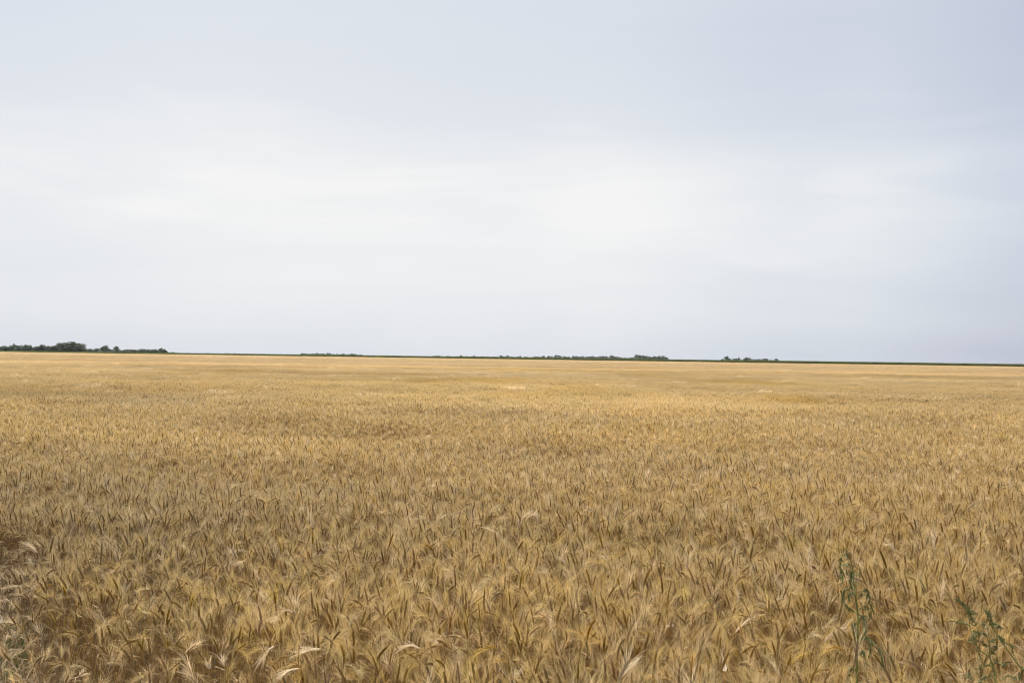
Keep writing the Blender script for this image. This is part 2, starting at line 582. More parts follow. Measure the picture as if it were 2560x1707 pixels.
def tints(x, y, n, amt=1.0):
    big = fbm(x / 14.0, y / 9.0, 81, 3)
    mid = fbm(x / 2.5, y / 2.0, 83, 2)
    streak = np.clip(fbm(x / 16.0, y / 7.0, 87, 3) * 2.6 - 0.25, 0, 1) * np.clip((y - 12) / 20, 0, 1) * np.clip((240 - y) / 120, 0, 1)
    hue = 0.4990 + 0.0048 * rs.randn(n) * amt + 0.008 * big - 0.008 * streak
    sat = 0.99 + 0.09 * rs.randn(n) * amt + 0.12 * mid + 0.18 * streak + 0.8 * PT(x, y, 2)
    val = 1.0 + 0.10 * rs.randn(n) * amt + 0.42 * big + 0.16 * mid - 0.08 * streak + PT(x, y, 1)
    pale = (rs.rand(n) < 0.05 * amt)
    val = np.where(pale, val * 1.45, val)
    sat = np.where(pale, sat * 0.75, sat)
    left_vignette = np.clip(-x / np.maximum(y, 1) * 2.2 - 0.25, 0, 1) * np.clip((60 - y) / 50, 0, 1)      # lens falloff painted into the tint: darker towards the left of view
    val = val * (1 - 0.14 * left_vignette) * (1 - 0.12 * np.clip((11 - y) / 5, 0, 1))                # near-field shade and lens falloff painted into the tint as well
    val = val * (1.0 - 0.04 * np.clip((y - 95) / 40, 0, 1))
    sat = sat * (1.0 - 0.08 * np.clip((y - 30) / 40, 0, 1) - 0.09 * np.clip((y - 80) / 60, 0, 1))
    return np.stack([hue, np.clip(sat, 0.4, 1.6), np.clip(val, 0.5, 1.9)], 1)


NV = 14
# --- single stalks, near
Y1, Y2, Y3 = 21.0, 115.0, 330.0


def scatter(y0, y1, cell, margin):
    """jittered grid over the wedge the camera sees, plus a margin"""
    ys = np.arange(y0, y1, cell)
    X, Y = [], []
    for yy in ys:
        hw = 0.535 * yy + margin
        xs = np.arange(-hw, hw, cell)
        X.append(xs)
        Y.append(np.full(len(xs), yy))
    X, Y = np.concatenate(X), np.concatenate(Y)
    n = len(X)
    return X + rs.uniform(-.5, .5, n) * cell, Y + rs.uniform(-.5, .5, n) * cell


for (ya, yb, dens) in ((2.2, 5.5, 380), (5.5, 8.0, 430), (8.0, 12.0, 470), (12.0, Y1 + 1, 380)):
    x, y = scatter(ya, yb, dens ** -0.5, 1.6)
    e = y - edge_y(x)
    keep = (e > 0) & (rs.rand(len(x)) < np.where((e < 0.75) & (x < -0.3), 0.42, 1.0) * np.clip((Y1 + 1 - y) / 2.0, 0, 1))
    # thin spots
    keep &= (fbm(x / 0.5, y / 0.5, 33, 2) > -0.29)
    x, y, e = x[keep], y[keep], e[keep]
    n = len(x)
    g, lx, ly, lod = canopy(x, y)
    u = rs.rand(n)
    vid = np.where(u < 0.66, rs.randint(0, 7, n), np.where(u < 0.87, rs.randint(7, 11, n), rs.randint(11, 14, n)))
    edge = np.clip((0.85 - e) / 0.3, 0, 1) * (x < -0.3)                   # ragged, half-lodged margin on the left
    hsc = g * (1 + 0.075 * rs.randn(n)) * (1 - 0.30 * lod) * (1 - 0.25 * edge)
    wsc = 1 + 0.1 * rs.randn(n)
    rz = rs.uniform(-1.1, 1.1, n) + math.pi * (rs.rand(n) < 0.62)
    k = 0.06 + 0.35 * lod + 0.40 * edge
    rx = ly + rs.randn(n) * k
    ry = lx + rs.randn(n) * k - 0.15 * lod
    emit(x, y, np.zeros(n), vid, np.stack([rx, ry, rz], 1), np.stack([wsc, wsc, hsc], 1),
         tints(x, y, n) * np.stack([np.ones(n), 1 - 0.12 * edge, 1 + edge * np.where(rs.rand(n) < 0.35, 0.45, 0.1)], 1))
print('near stalks', sum(len(v) for v in VID))

# --- patches, middle distance
x, y = scatter(Y1 - 0.3, Y2, 0.66, 4)
n = len(x)
g, lx, ly, lod = canopy(x, y)
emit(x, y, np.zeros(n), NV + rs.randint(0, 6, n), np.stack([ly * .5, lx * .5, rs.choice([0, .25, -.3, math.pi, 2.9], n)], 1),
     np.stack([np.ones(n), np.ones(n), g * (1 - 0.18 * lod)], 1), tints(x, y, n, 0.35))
# --- coarser patches, far
for (ya, yb, cell, s, v0) in ((Y2 - 2, Y3, 2.4, 1.0, NV + 6), (Y3 - 4, 1260, 9.0, 3.6, NV + 6)):
    x, y = scatter(ya, yb, cell, 12)
    d = (FB - FA).normalized()
    nx, ny = -d.y, d.x
    keep = ((x - FA.x) * nx + (y - FA.y) * ny) * (1 if ny > 0 else -1) < -cell * 0.4
    x, y = x[keep], y[keep]
    n = len(x)
    g = 1 + 0.12 * fbm(x / 14, y / 9, 21) + PT(x, y, 3)
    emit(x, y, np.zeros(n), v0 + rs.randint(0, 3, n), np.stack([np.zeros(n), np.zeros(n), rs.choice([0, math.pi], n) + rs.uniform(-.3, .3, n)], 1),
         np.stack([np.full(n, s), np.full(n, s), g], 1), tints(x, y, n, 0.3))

P, VIDS = np.concatenate(PX), np.concatenate(VID).astype(np.int32)
ROTS, SCLS, TINTS = np.concatenate(ROT), np.concatenate(SCL), np.concatenate(TINT)
print('wheat instances', len(P))

variants = []
for i in range(7):
    variants.append(wheat_stalk(100 + i, 0.06 + 0.08 * i, 0.045, 0.655))
for i in range(4):
    variants.append(wheat_stalk(200 + i, 0.8 + 0.22 * i, 0.10, 0.665))
for i in range(3):
    variants.append(wheat_stalk(300 + i, 2.0 + 0.4 * i, 0.14, 0.70))
for i in range(6):
    variants.append(wheat_patch(400 + i, 0.78, 140, 1.05, 10, 0.70))
for i in range(3):
    variants.append(wheat_patch(500 + i, 2.9, 420, 3.2, 4, 0.70))


def make_scatter(name, P, vids, rots, scls, tnts, variants, extra=None, stuff_label=None, cat=None):
    """one object: its mesh holds the base sheet and one loose vertex per plant; geometry nodes put a plant on each"""
    ev, ef, em = extra if extra else (np.zeros((0, 3)), [], [])
    ne = len(ev)
    me = bpy.data.meshes.new(name)
    me.from_pydata([tuple(p) for p in ev] + [tuple(p) for p in P], [], ef)
    for m in em:
        me.materials.append(m)

    def attr(nm, typ, key, arr, fill):
        a = me.attributes.new(nm, typ, 'POINT')
        full = np.concatenate([np.full((ne,) + arr.shape[1:], fill, dtype=arr.dtype), arr])
        a.data.foreach_set(key, full.ravel())
    attr('vid', 'INT', 'value', vids.astype(np.int32), -1)
    attr('rot', 'FLOAT_VECTOR', 'vector', rots.astype(np.float32), 0)
    attr('scl', 'FLOAT_VECTOR', 'vector', scls.astype(np.float32), 1)
    attr('tnt', 'FLOAT_VECTOR', 'vector', tnts.astype(np.float32), 1)
    o = bpy.data.objects.new(name, me)
    COL.objects.link(o)
    ng = bpy.data.node_groups.new(name + '_plants', 'GeometryNodeTree')
    ng.interface.new_socket('Geometry', in_out='INPUT', socket_type='NodeSocketGeometry')
    ng.interface.new_socket('Geometry', in_out='OUTPUT', socket_type='NodeSocketGeometry')
    gi, go = ng.nodes.new('NodeGroupInput'), ng.nodes.new('NodeGroupOutput')
    L = ng.links.new

    def named(nm, typ):
        n_ = ng.nodes.new('GeometryNodeInputNamedAttribute')
        n_.data_type = typ
        n_.inputs['Name'].default_value = nm
        return n_.outputs['Attribute']
    jn = ng.nodes.new('GeometryNodeJoinGeometry')
    sepg = ng.nodes.new('GeometryNodeSeparateGeometry')
    sepg.domain = 'POINT'
    L(gi.outputs[0], sepg.inputs[0])
    cmp0 = ng.nodes.new('FunctionNodeCompare')
    cmp0.data_type = 'INT'
    cmp0.operation = 'GREATER_EQUAL'
    L(named('vid', 'INT'), cmp0.inputs[2])
    cmp0.inputs[3].default_value = 0
    L(cmp0.outputs[0], sepg.inputs[1])
    if ne:
        L(sepg.outputs[1], jn.inputs[0])
    e2r = ng.nodes.new('FunctionNodeEulerToRotation')
    L(named('rot', 'FLOAT_VECTOR'), e2r.inputs[0])
    scl_out, vid_out = named('scl', 'FLOAT_VECTOR'), named('vid', 'INT')
    for k, vme in enumerate(variants):
        so_ = bpy.data.objects.new('plant_source', vme)          # never linked: only its mesh is used
        oi = ng.nodes.new('GeometryNodeObjectInfo')
        oi.inputs['Object'].default_value = so_
        c = ng.nodes.new('FunctionNodeCompare')
        c.data_type = 'INT'
        c.operation = 'EQUAL'
        L(vid_out, c.inputs[2])
        c.inputs[3].default_value = k
        ip = ng.nodes.new('GeometryNodeInstanceOnPoints')
        L(sepg.outputs[0], ip.inputs['Points'])
        L(c.outputs[0], ip.inputs['Selection'])
        L(oi.outputs['Geometry'], ip.inputs['Instance'])
        L(e2r.outputs[0], ip.inputs['Rotation'])
        L(scl_out, ip.inputs['Scale'])
        L(ip.outputs[0], jn.inputs[0])
    sa = ng.nodes.new('GeometryNodeStoreNamedAttribute')
    sa.data_type = 'FLOAT_VECTOR'
    sa.domain = 'INSTANCE'
    sa.inputs['Name'].default_value = 'tint'
    L(jn.outputs[0], sa.inputs['Geometry'])
    L(named('tnt', 'FLOAT_VECTOR'), sa.inputs['Value'])
    L(sa.outputs[0], go.inputs[0])
    md = o.modifiers.new('plants', 'NODES')
    md.node_group = ng
    tag(o, stuff_label, cat, kind='stuff')
    return o


# canopy sheet closing the far wheat (below the ears), from 90 m to the corn
dl = (FB - FA).normalized()
cs_v, cs_f = [], []
cols = 60
rows_y = [90, 110, 140, 180, 230, 300, 400]
for yy in rows_y:
    for c in range(cols + 1):
        t = c / cols * 2 - 1
        cs_v.append((t * (0.56 * yy + 20), yy, 0.52))
for c in range(cols + 1):                                  # last row lies on the boundary
    t = c / cols
    p = FA.lerp(FB, t * 1.16 - 0.08)
    cs_v.append((p.x, p.y - 4, 0.52))
for r in range(len(rows_y)):
    for c in range(cols):
        a = r * (cols + 1) + c
        cs_f.append((a, a + 1, a + cols + 2, a + cols + 1))
make_scatter('wheat_field', P, VIDS, ROTS, SCLS, TINTS, variants, (np.array(cs_v), cs_f, [M_CANOPY]),
             'ripe golden bearded wheat standing thick across the whole flat field', 'wheat')

# ------------------------------------------------------------------ ground
mb = MB()
rings = [0, 2, 4, 7, 12, 25, 60, 150, 400, 1000, 2500, 5000]
seg = 64
gv, gf = [(0, 0, 0)], []
for r in rings[1:]:
    for j in range(seg):
        a = 2 * math.pi * j / seg
        gv.append((r * math.cos(a), r * math.sin(a), 0.0))
for j in range(seg):
    gf.append((0, 1 + j, 1 + (j + 1) % seg))
for k in range(len(rings) - 2):
    for j in range(seg):
        a, b = 1 + k * seg + j, 1 + k * seg + (j + 1) % seg
        gf.append((a, a + seg, b + seg, b))
gm = bpy.data.meshes.new('ground')
gm.from_pydata(gv, [], gf)
gm.materials.append(M_SOIL)
go_ = bpy.data.objects.new('ground', gm)
COL.objects.link(go_)
tag(go_, 'bare dark soil under the crops', 'ground', kind='structure')

# ------------------------------------------------------------------ corn beyond the wheat
def corn_cluster(seed):
    rng = random.Random(seed)
    mb = MB()
    for r in range(3):
        for k in range(10):
            o = Vector((k * 0.3 - 1.5 + rng.uniform(-.06, .06), r * 0.75 - 0.75, 0))
            h = rng.uniform(1.92, 2.16)
            mb.tube([o, o + Vector((0, 0, h * .85)), o + Vector((rng.uniform(-.05, .05), 0, h + 0.12))], [0.013, 0.010, 0.004], 3, 0)
            for q in range(9):
                z = h * (0.12 + 0.09 * q)
                th = (q % 2) * math.pi + rng.uniform(-.5, .5)
                d = Vector((math.cos(th), math.sin(th), 0))
                l = rng.uniform(0.5, 0.75) * (1 - abs(q - 5) * 0.06)
                s = d.cross(Vector((0, 0, 1)))
                b = o + Vector((0, 0, z))
                mb.strip([b, b + d * l * .35 + Vector((0, 0, l * .42)), b + d * l * .75 + Vector((0, 0, l * .40)), b + d * l + Vector((0, 0, l * .05))],
                         [0.025, 0.045, 0.035, 0.005], s, 0)
    return mb.mesh('corn_cluster', [M_CORN])


cn_v, cn_f = [], []
nrm = Vector((-dl.y, dl.x))
if nrm.y < 0:
    nrm = -nrm
offs = [3, 30, 120, 400, 1100, 2600]
cc = 40
for off in offs:
    for c in range(cc + 1):
        p = FA.lerp(FB, c / cc * 1.8 - 0.4) + nrm * off + (dl * (c / cc - .5) * off * 1.6)
        cn_v.append((p.x, p.y, 1.60 if off < 20 else 1.80))
for r in range(len(offs) - 1):
    for c in range(cc):
        a = r * (cc + 1) + c
        cn_f.append((a, a + 1, a + cc + 2, a + cc + 1))
Lc = (FB - FA).length
xs, ys_ = [], []
for row in range(7):
    t = np.arange(-0.14 * Lc, 1.14 * Lc, 2.7)
    off = 1.2 + row * 2.3
    xs.append(FA.x + dl.x * t + nrm.x * off)
    ys_.append(FA.y + dl.y * t + nrm.y * off)
for row in range(9):
    off = 22 + row * 14
    t = np.arange(-0.16 * Lc, 1.16 * Lc, 5.5) + rs.uniform(0, 4)
    xs.append(FA.x + dl.x * t + nrm.x * off)
    ys_.append(FA.y + dl.y * t + nrm.y * off)
x, y = np.concatenate(xs), np.concatenate(ys_)
n = len(x)
ang = math.atan2(dl.y, dl.x)
cp = make_scatter('corn_field', np.stack([x, y, np.zeros(n)], 1), rs.randint(0, 4, n),
                  np.stack([np.zeros(n), np.zeros(n), ang + math.pi * rs.randint(0, 2, n)], 1),
                  np.stack([np.ones(n), np.ones(n), 1 + 0.03 * rs.randn(n) + 0.16 * fbm(x / 45, y / 45, 71, 3) + 0.09], 1),
                  np.stack([0.5 + 0.01 * rs.randn(n), 1 + .1 * rs.randn(n), 1 + .15 * rs.randn(n)], 1),
                  [corn_cluster(i) for i in range(4)], (np.array(cn_v), cn_f, [M_CORNTOP]),
                  'thin dark green strip of standing corn beyond the wheat along the horizon', 'corn')


# ------------------------------------------------------------------ verge at the near left corner: straw litter and green grass
def grass_tuft(seed, nb, hmin, hmax, w, spread):
    rng = random.Random(seed)
    mb = MB()
    for _ in range(nb):
        th = rng.uniform(0, 2 * math.pi)
        d = Vector((math.cos(th), math.sin(th), 0))
        o = d * rng.uniform(0, 0.035)
        h = rng.uniform(hmin, hmax)
        s = spread * rng.uniform(0.2, 1.2) * h
        s_ = d.cross(Vector((0, 0, 1)))
        mb.strip([o, o + d * s * .15 + Vector((0, 0, h * .5)), o + d * s * .5 + Vector((0, 0, h * .85)), o + d * s + Vector((0, 0, h * rng.uniform(.7, 1.0)))],
                 [w, w, w * .7, w * .15], s_, 0)
    return mb.mesh('grass_tuft', [M_GRASS])


def litter(seed):
    rng = random.Random(seed)
    mb = MB()
    for _ in range(26):
        o = Vector((rng.uniform(-.12, .12), rng.uniform(-.12, .12), rng.uniform(0.004, 0.07)))
        th = rng.uniform(0, 2 * math.pi)
        l = rng.uniform(0.05, 0.22)
        d = Vector((math.cos(th), math.sin(th), rng.uniform(-.25, .35)))
        e = o + d * l
        e.z = max(e.z, 0.004)
        mb.strip([o, o.lerp(e, .5) + Vector((0, 0, rng.uniform(-.004, .03))), e], [0.0017, 0.002, 0.001], d.cross(Vector((rng.uniform(-.6, .6), 0, 1))).normalized(), 0)
    return mb.mesh('straw_litter', [M_LITTER])


x, y = scatter(0.4, 8.0, 0.085, 2.0)
e = y - edge_y(x)
gp = fbm(x / 0.55, y / 0.55, 91, 2)
near = at_z(30, 1690, 0.0)
gk = (e < np.where(np.hypot(x - near.x, y - near.y) < 0.5, 0.6, 0.1)) & ((gp > 0.02) | (np.hypot(x - near.x, y - near.y) < 0.33))
xg, yg = x[gk], y[gk]
n = len(xg)
make_scatter('grass', np.stack([xg, yg, np.zeros(n)], 1), rs.randint(0, 5, n), np.stack([rs.randn(n) * .1, rs.randn(n) * .1, rs.uniform(0, 6.28, n)], 1),
             np.stack([np.ones(n), np.ones(n), rs.uniform(.6, 1.2, n)], 1),
             np.stack([.5 + .02 * rs.randn(n), 1 + .15 * rs.randn(n), 1 + .25 * rs.randn(n)], 1),
             [grass_tuft(600 + i, 14, 0.08, 0.20, 0.0028, 0.5) for i in range(5)], None, 'low green grass at the near left corner of the field', 'grass')
lk = (e < 1.6) & (x < 2) & (rs.rand(len(x)) < 0.5)
xl, yl = x[lk], y[lk]
n = len(xl)
make_scatter('straw', np.stack([xl, yl, np.zeros(n)], 1), rs.randint(0, 4, n), np.stack([np.zeros(n), np.zeros(n), rs.uniform(0, 6.28, n)], 1),
             np.ones((n, 3)), np.stack([np.full(n, .5), 1 + .1 * rs.randn(n), 1 + .25 * rs.randn(n)], 1),
             [litter(700 + i) for i in range(4)], None, 'broken dry straw lying on the soil at the ragged field edge', 'straw')


# ------------------------------------------------------------------ trees on the horizon
def tree_meshes(seed, low, lobes, leafmat, tall=False):
    """unit tree: about 1 m wide and 1 m tall, with tapered trunk, limbs and a ragged crown of leaf clumps"""
    rng = random.Random(seed)
    t = MB()
    z0 = 0.06 if low else 0.34
    top = 0.8
    t.tube([Vector((0, 0, -.01)), Vector((0.01, 0, 0.2)), Vector((-0.01, 0.01, 0.45)), Vector((0.02, 0, top))], [0.035, 0.026, 0.018, 0.006], 6)
    L = []
    for k in range(lobes):
        a = rng.uniform(0, 2 * math.pi)
        zz = z0 + 0.16 + (0.80 - z0 - 0.16) * (k / max(1, lobes - 1)) + rng.uniform(-.05, .05)
        prof = math.sin(math.pi * min(1, max(0.12, (zz - z0) / (1.02 - z0)))) ** 0.6
        r = rng.uniform(0.05, 0.30) * prof
        c = Vector((math.cos(a) * r, math.sin(a) * r, zz))
        rad = rng.uniform(0.15, 0.23) * (0.75 + 0.4 * prof)
        rad = min(rad, 1.0 - zz + 0.02) if zz > 0.8 else rad
        L.append((c, rad))
        t.tube([Vector((0, 0, max(0.12, zz - 0.25))), c.lerp(Vector((0, 0, zz)), .5) - Vector((0, 0, .05)), c], [0.014, 0.009, 0.003], 4)
    cr = MB()
    for c, rad in L:
        for _ in range(95):
            d = Vector((rng.gauss(0, 1), rng.gauss(0, 1), rng.gauss(0, .9))).normalized()
            q = c + d * rad * rng.uniform(0.55, 1.05) ** 0.6
            q.z = max(q.z, z0 * 0.6 if low else z0)
            nr = (d + Vector((rng.uniform(-.7, .7), rng.uniform(-.7, .7), rng.uniform(-.3, .8)))).normalized()
            u = nr.orthogonal().normalized()
            u = Matrix.Rotation(rng.uniform(0, 6.28), 3, nr) @ u
            w = nr.cross(u)
            s = rng.uniform(0.030, 0.060)
            cr.face([q - u * s, q - w * s * .7 + nr * s * .2, q + u * s * 1.1, q + w * s * .7 - nr * s * .15], 0)
    return t.mesh('trunk', M_BARK), cr.mesh('crown', leafmat)


TV = {'low': [tree_meshes(i, True, 9, M_TREE) for i in range(5)],
      'pale': [tree_meshes(20 + i, True, 9, M_TREE2) for i in range(2)],
      'round': [tree_meshes(40 + i, False, 8, M_TREE) for i in range(3)]}
trng = random.Random(5)
ORD = ['first', 'second', 'third', 'fourth', 'fifth', 'sixth', 'seventh', 'eighth', 'ninth', 'tenth', 'eleventh', 'twelfth', 'thirteenth',
       'fourteenth', 'fifteenth', 'sixteenth', 'seventeenth', 'eighteenth', 'nineteenth', 'twentieth']


def ordn(k):
    if k < 20:
        return ORD[k]
    t_ = {2: 'twenty', 3: 'thirty', 4: 'forty', 5: 'fifty', 6: 'sixty', 7: 'seventy'}[(k + 1) // 10]
    return (t_ + '-' + ORD[(k + 1) % 10 - 1]) if (k + 1) % 10 else t_[:-1] + 'ieth'


def tree(cx, top, wpx, D, kind, label, group):
    top -= 1.0 if D > 2000 else 0.0
    v = ray(cx, 894.3 + 0.0135 * (cx - 1280))
    p = Vector((v.x / v.y * D, D + trng.uniform(-12, 12), 0))
    sc_ = p.length / FPX
    hor = 894.3 + 0.0135 * (cx - 1280)
    h = max(3.0, (hor - top) * D / FPX + 1.85)
    w = wpx * D / FPX * (2.6 if D < 2000 else 2.1)
    name = 'tree' if h > 5.5 else 'shrub'
    e_ = empty(name, p, label, name, group)
    e_.scale = (w, w * trng.uniform(.85, 1.1), h)
    e_.rotation_euler = (0, 0, trng.uniform(0, 6.28))
    tm, cm_ = trng.choice(TV[kind])
    for nm, me in (('trunk', tm), ('crown', cm_)):
        o = bpy.data.objects.new(nm, me)
        COL.objects.link(o)
        o.parent = e_
    return e_


G1 = [(2, 863, 8), (11, 863.5, 10), (18, 863.5, 10), (26, 862.8, 12, 'pale'), (35, 862.3, 12, 'pale'), (43, 858.5, 6, 'low', 'narrow tree poking above the rest of the leftmost tree line'),
      (46, 862.4, 12), (54, 862, 10), (61, 862, 9), (67, 860, 10), (75, 863, 10), (83, 864.5, 10), (91, 862.3, 5), (97, 864, 9), (104, 861, 10), (109, 861.5, 8),
      (115, 864, 8), (122, 865, 9), (129, 864, 9), (135, 865, 9), (140, 862, 9), (146, 862, 10), (152, 857, 11, 'low', 'tall tree at the left shoulder of the biggest clump on the horizon'),
      (159, 856, 14), (167, 855.3, 15), (175, 855, 15), (184, 853.3, 17, 'low', 'tallest broad dark tree topping the biggest clump on the horizon'), (192, 854.5, 13),
      (202, 857, 12, 'round', 'tall tree leaning out at the right end of the biggest clump on the horizon'), (165, 863, 18), (181, 862, 18), (197, 864, 14)]
G2 = [(213, 873, 10), (222, 872.6, 10), (232, 871.5, 12), (241, 870.5, 12), (250, 870, 11), (260, 862.8, 11, 'round', 'lone dark tree rising head-high out of low bushes, left of the twin-topped one'),
      (266, 871, 6), (272, 870, 8, 'round', 'small umbrella-shaped tree in the gap between two taller dark trees'), (279, 873, 9), (284, 865, 7, 'low', 'left one of the close pair of upright trees above the second hedge'),
      (292, 865.5, 8, 'low', 'right one of the close pair of upright trees above the second hedge'), (299, 872.5, 11)] + \
     [(308 + 8.2 * k, 872.2 + trng.uniform(-.7, .9), 11) for k in range(11)] + [(399, 869.6, 9, 'low', 'slightly raised bush near the right end of the second hedge'), (407, 872.3, 9), (412, 874.5, 6)]
G3 = [(422, 881, 9), (428, 880.8, 8), (435, 881.2, 8), (443, 882.4, 6), (472, 882.8, 4), (493, 883.6, 7), (504, 884, 5), (512, 883.6, 4), (518, 882.8, 4), (530, 884, 7),
      (544, 883.8, 8), (552, 884.3, 7), (565, 883.2, 7), (571, 883.4, 6), (580, 884.6, 7), (589, 883.6, 7), (597, 884.6, 8)]
G4 = [(757, 883.6, 8), (763, 884, 9), (770, 885, 9), (778, 885, 9), (786, 884.5, 9), (795, 883, 8), (803, 884.5, 9), (811, 884.6, 9), (818, 882.6, 6), (827, 883.2, 4), (834, 885.5, 9),
      (842, 884.8, 5), (850, 886, 10), (860, 884.5, 8), (868, 886, 9), (876, 884.6, 9), (884, 885.2, 8), (892, 886, 8), (899, 887, 8)]
G5 = [(1085, 889.8, 7), (1091, 889.6, 6), (1097, 889.6, 5), (1119, 890.2, 6), (1127, 891, 5), (1144, 892, 6), (1152, 888.8, 5, 'round', 'small round-headed tree standing up near the left end of the long tree line'),
      (1160, 891, 8), (1168, 891, 8), (1178, 891.3, 8), (1186, 889.8, 8), (1195, 891.6, 8), (1204, 891, 9), (1212, 892, 7), (1219, 891.5, 8), (1227, 893, 7), (1235, 892, 8),
      (1243, 892.2, 8), (1252, 888.8, 6, 'round', 'round dark treetop left of the wider dome in the long tree line'), (1258, 891.2, 6), (1270, 889, 9, 'low', 'dome-shaped tree just right of the round dark treetop in the long line'),
      (1279, 891.6, 6), (1286, 893, 7), (1293, 892.2, 7), (1300, 890.5, 5), (1307, 893.5, 7), (1315, 892, 8), (1325, 893, 8), (1336, 891.6, 9), (1345, 891.6, 9), (1353, 891.8, 8),
      (1360, 889.6, 7), (1371, 890.2, 8), (1380, 891.2, 8), (1391, 887.8, 8, 'low', 'higher bushy treetop midway along the long tree line'), (1400, 889, 7), (1411, 891, 9), (1421, 892, 8),
      (1433, 890.2, 7), (1440, 890.6, 7), (1449, 892, 8), (1457, 890.7, 7), (1465, 892, 7), (1471, 891, 7), (1477, 891.2, 7), (1484, 890.6, 8), (1492, 892, 8), (1498, 890.6, 8),
      (1508, 890.2, 8), (1516, 890.8, 7), (1527, 889, 10), (1535, 890.6, 8), (1543, 892, 8), (1552, 893.5, 8), (1562, 894.5, 9), (1572, 895, 9), (1582, 893.8, 9),
      (1594, 887, 10, 'low', 'tall tree at the left end of the raised clump closing the long tree line'), (1601, 887.9, 8), (1609, 888.6, 9), (1617, 890.2, 8), (1625, 891.5, 8), (1633, 890.6, 9),
      (1642, 892, 9), (1650, 890.2, 7), (1659, 890, 9), (1666, 893.5, 8, 'low', 'sloping tree at the very right end of the long tree line')]
G6 = [(1773, 901.2, 6), (1792, 900.8, 7), (1807, 898, 6), (1817, 891, 11, 'low', 'tallest tree of the small right-hand group, at its left end'), (1823, 897, 6), (1834, 897, 7), (1839, 896.8, 7),
      (1846, 894.6, 5, 'round', 'thin tree standing in a gap of the small right-hand group'), (1851, 899.5, 6), (1862, 896, 8), (1869, 894, 11, 'low', 'wide dome-shaped tree in the middle of the small right-hand group'),
      (1877, 897, 8), (1886, 898.6, 8), (1894, 899, 7), (1900, 898, 7), (1911, 897, 9), (1919, 896.8, 8), (1928, 900, 9), (1936, 900.5, 8),
      (1943, 896.6, 7, 'low', 'pointed tree at the right end of the small right-hand group')]
G1 += [(6 + 9.3 * k, 866 + trng.uniform(-1, 1), 11) for k in range(21)]
G2 += [(304 + 9 * k, 874.2 + trng.uniform(-.6, .6), 10) for k in range(12)]
for lst, D, where, grp in ((G1, 1300, 'in the dark tree line at the far left', 'trees of the leftmost tree line'),
                           (G2, 1450, 'in the low hedge beside the leftmost tree line', 'trees of the second hedge from the left'),
                           (G3, 3500, 'among the faint far bushes left of centre', 'faint far bushes'),
                           (G4, 2400, 'in the short low tree line left of centre', 'trees of the short tree line left of centre'),
                           (G5, 2600, 'in the long tree line right of centre', 'trees of the long tree line right of centre'),
                           (G6, 2300, 'in the small group of trees on the right', 'trees of the small right-hand group')):
    order = sorted(range(len(lst)), key=lambda k: lst[k][0])
    for rank, k in enumerate(order):
        s = lst[k]
        kind = s[3] if len(s) > 3 else 'low'
        adj = 'pale green' if kind == 'pale' else ('hazy' if D > 3000 else 'leafy')
        lab = s[4] if len(s) > 4 else f"{adj} tree, {ordn(rank)} from the left {where}"
        tree(s[0], s[1], s[2], D + (15 if len(s) > 4 else 0), kind, lab, grp)


# ------------------------------------------------------------------ stand-out bleached ears, husk leaf and weeds
def bleached(px_pts, stem_px, label, z=0.80, depth=None, ear_m=M_BEAR, awn_m=M_BAWN, wid=0.0075, awn=0.07, spread=0.4, seed=1, name='wheat_ear', cat='wheat ear', stem_m=None, lean=0.0):
    """px_pts: picture points from the ear's base to its tip; stem_px: the last bend(s) of the stem before it"""
    rng = random.Random(seed)
    ptop = min(px_pts + stem_px, key=lambda q: q[1])
    d = depth or at_z(ptop[0], ptop[1], z).y
    ear = smooth_path([at_depth(q[0], q[1], d + lean * i) for i, q in enumerate(px_pts)], 8)
    st = [at_depth(q[0], q[1], d) for q in stem_px]
    base = (st[0] if st else ear[0]).copy()
    foot = Vector((base.x + rng.uniform(-.06, .06), base.y + rng.uniform(-0.02, .08), 0.0))
    path = smooth_path([foot, foot.lerp(base, .6) + Vector((rng.uniform(-.01, .01), 0, 0))] + st + [ear[0]], 16)
    root = empty(name, foot, label, cat, 'pale ears standing out of the wheat')
    off = Matrix.Translation(-foot)
    mb = MB()
    mb.tube([off @ p for p in path], [0.0019 - 0.0007 * k / 15 for k in range(16)], 5)
    mb.build('stem', stem_m or M_BSTEM, root)
    # grain head and beard as two parts
    full = MB()
    ear_geometry(full, rng, [off @ p for p in ear], wid, 0, 1, awn, 11, spread, 0.0006)
    for part, idx, mt in (('grain_head', 0, ear_m), ('beard', 1, awn_m)):
        m2 = MB()
        for f, mi in zip(full.f, full.m):
            if mi == idx:
                m2.face([full.v[i] for i in f], 0)
        m2.build(part, mt, root)
    return root


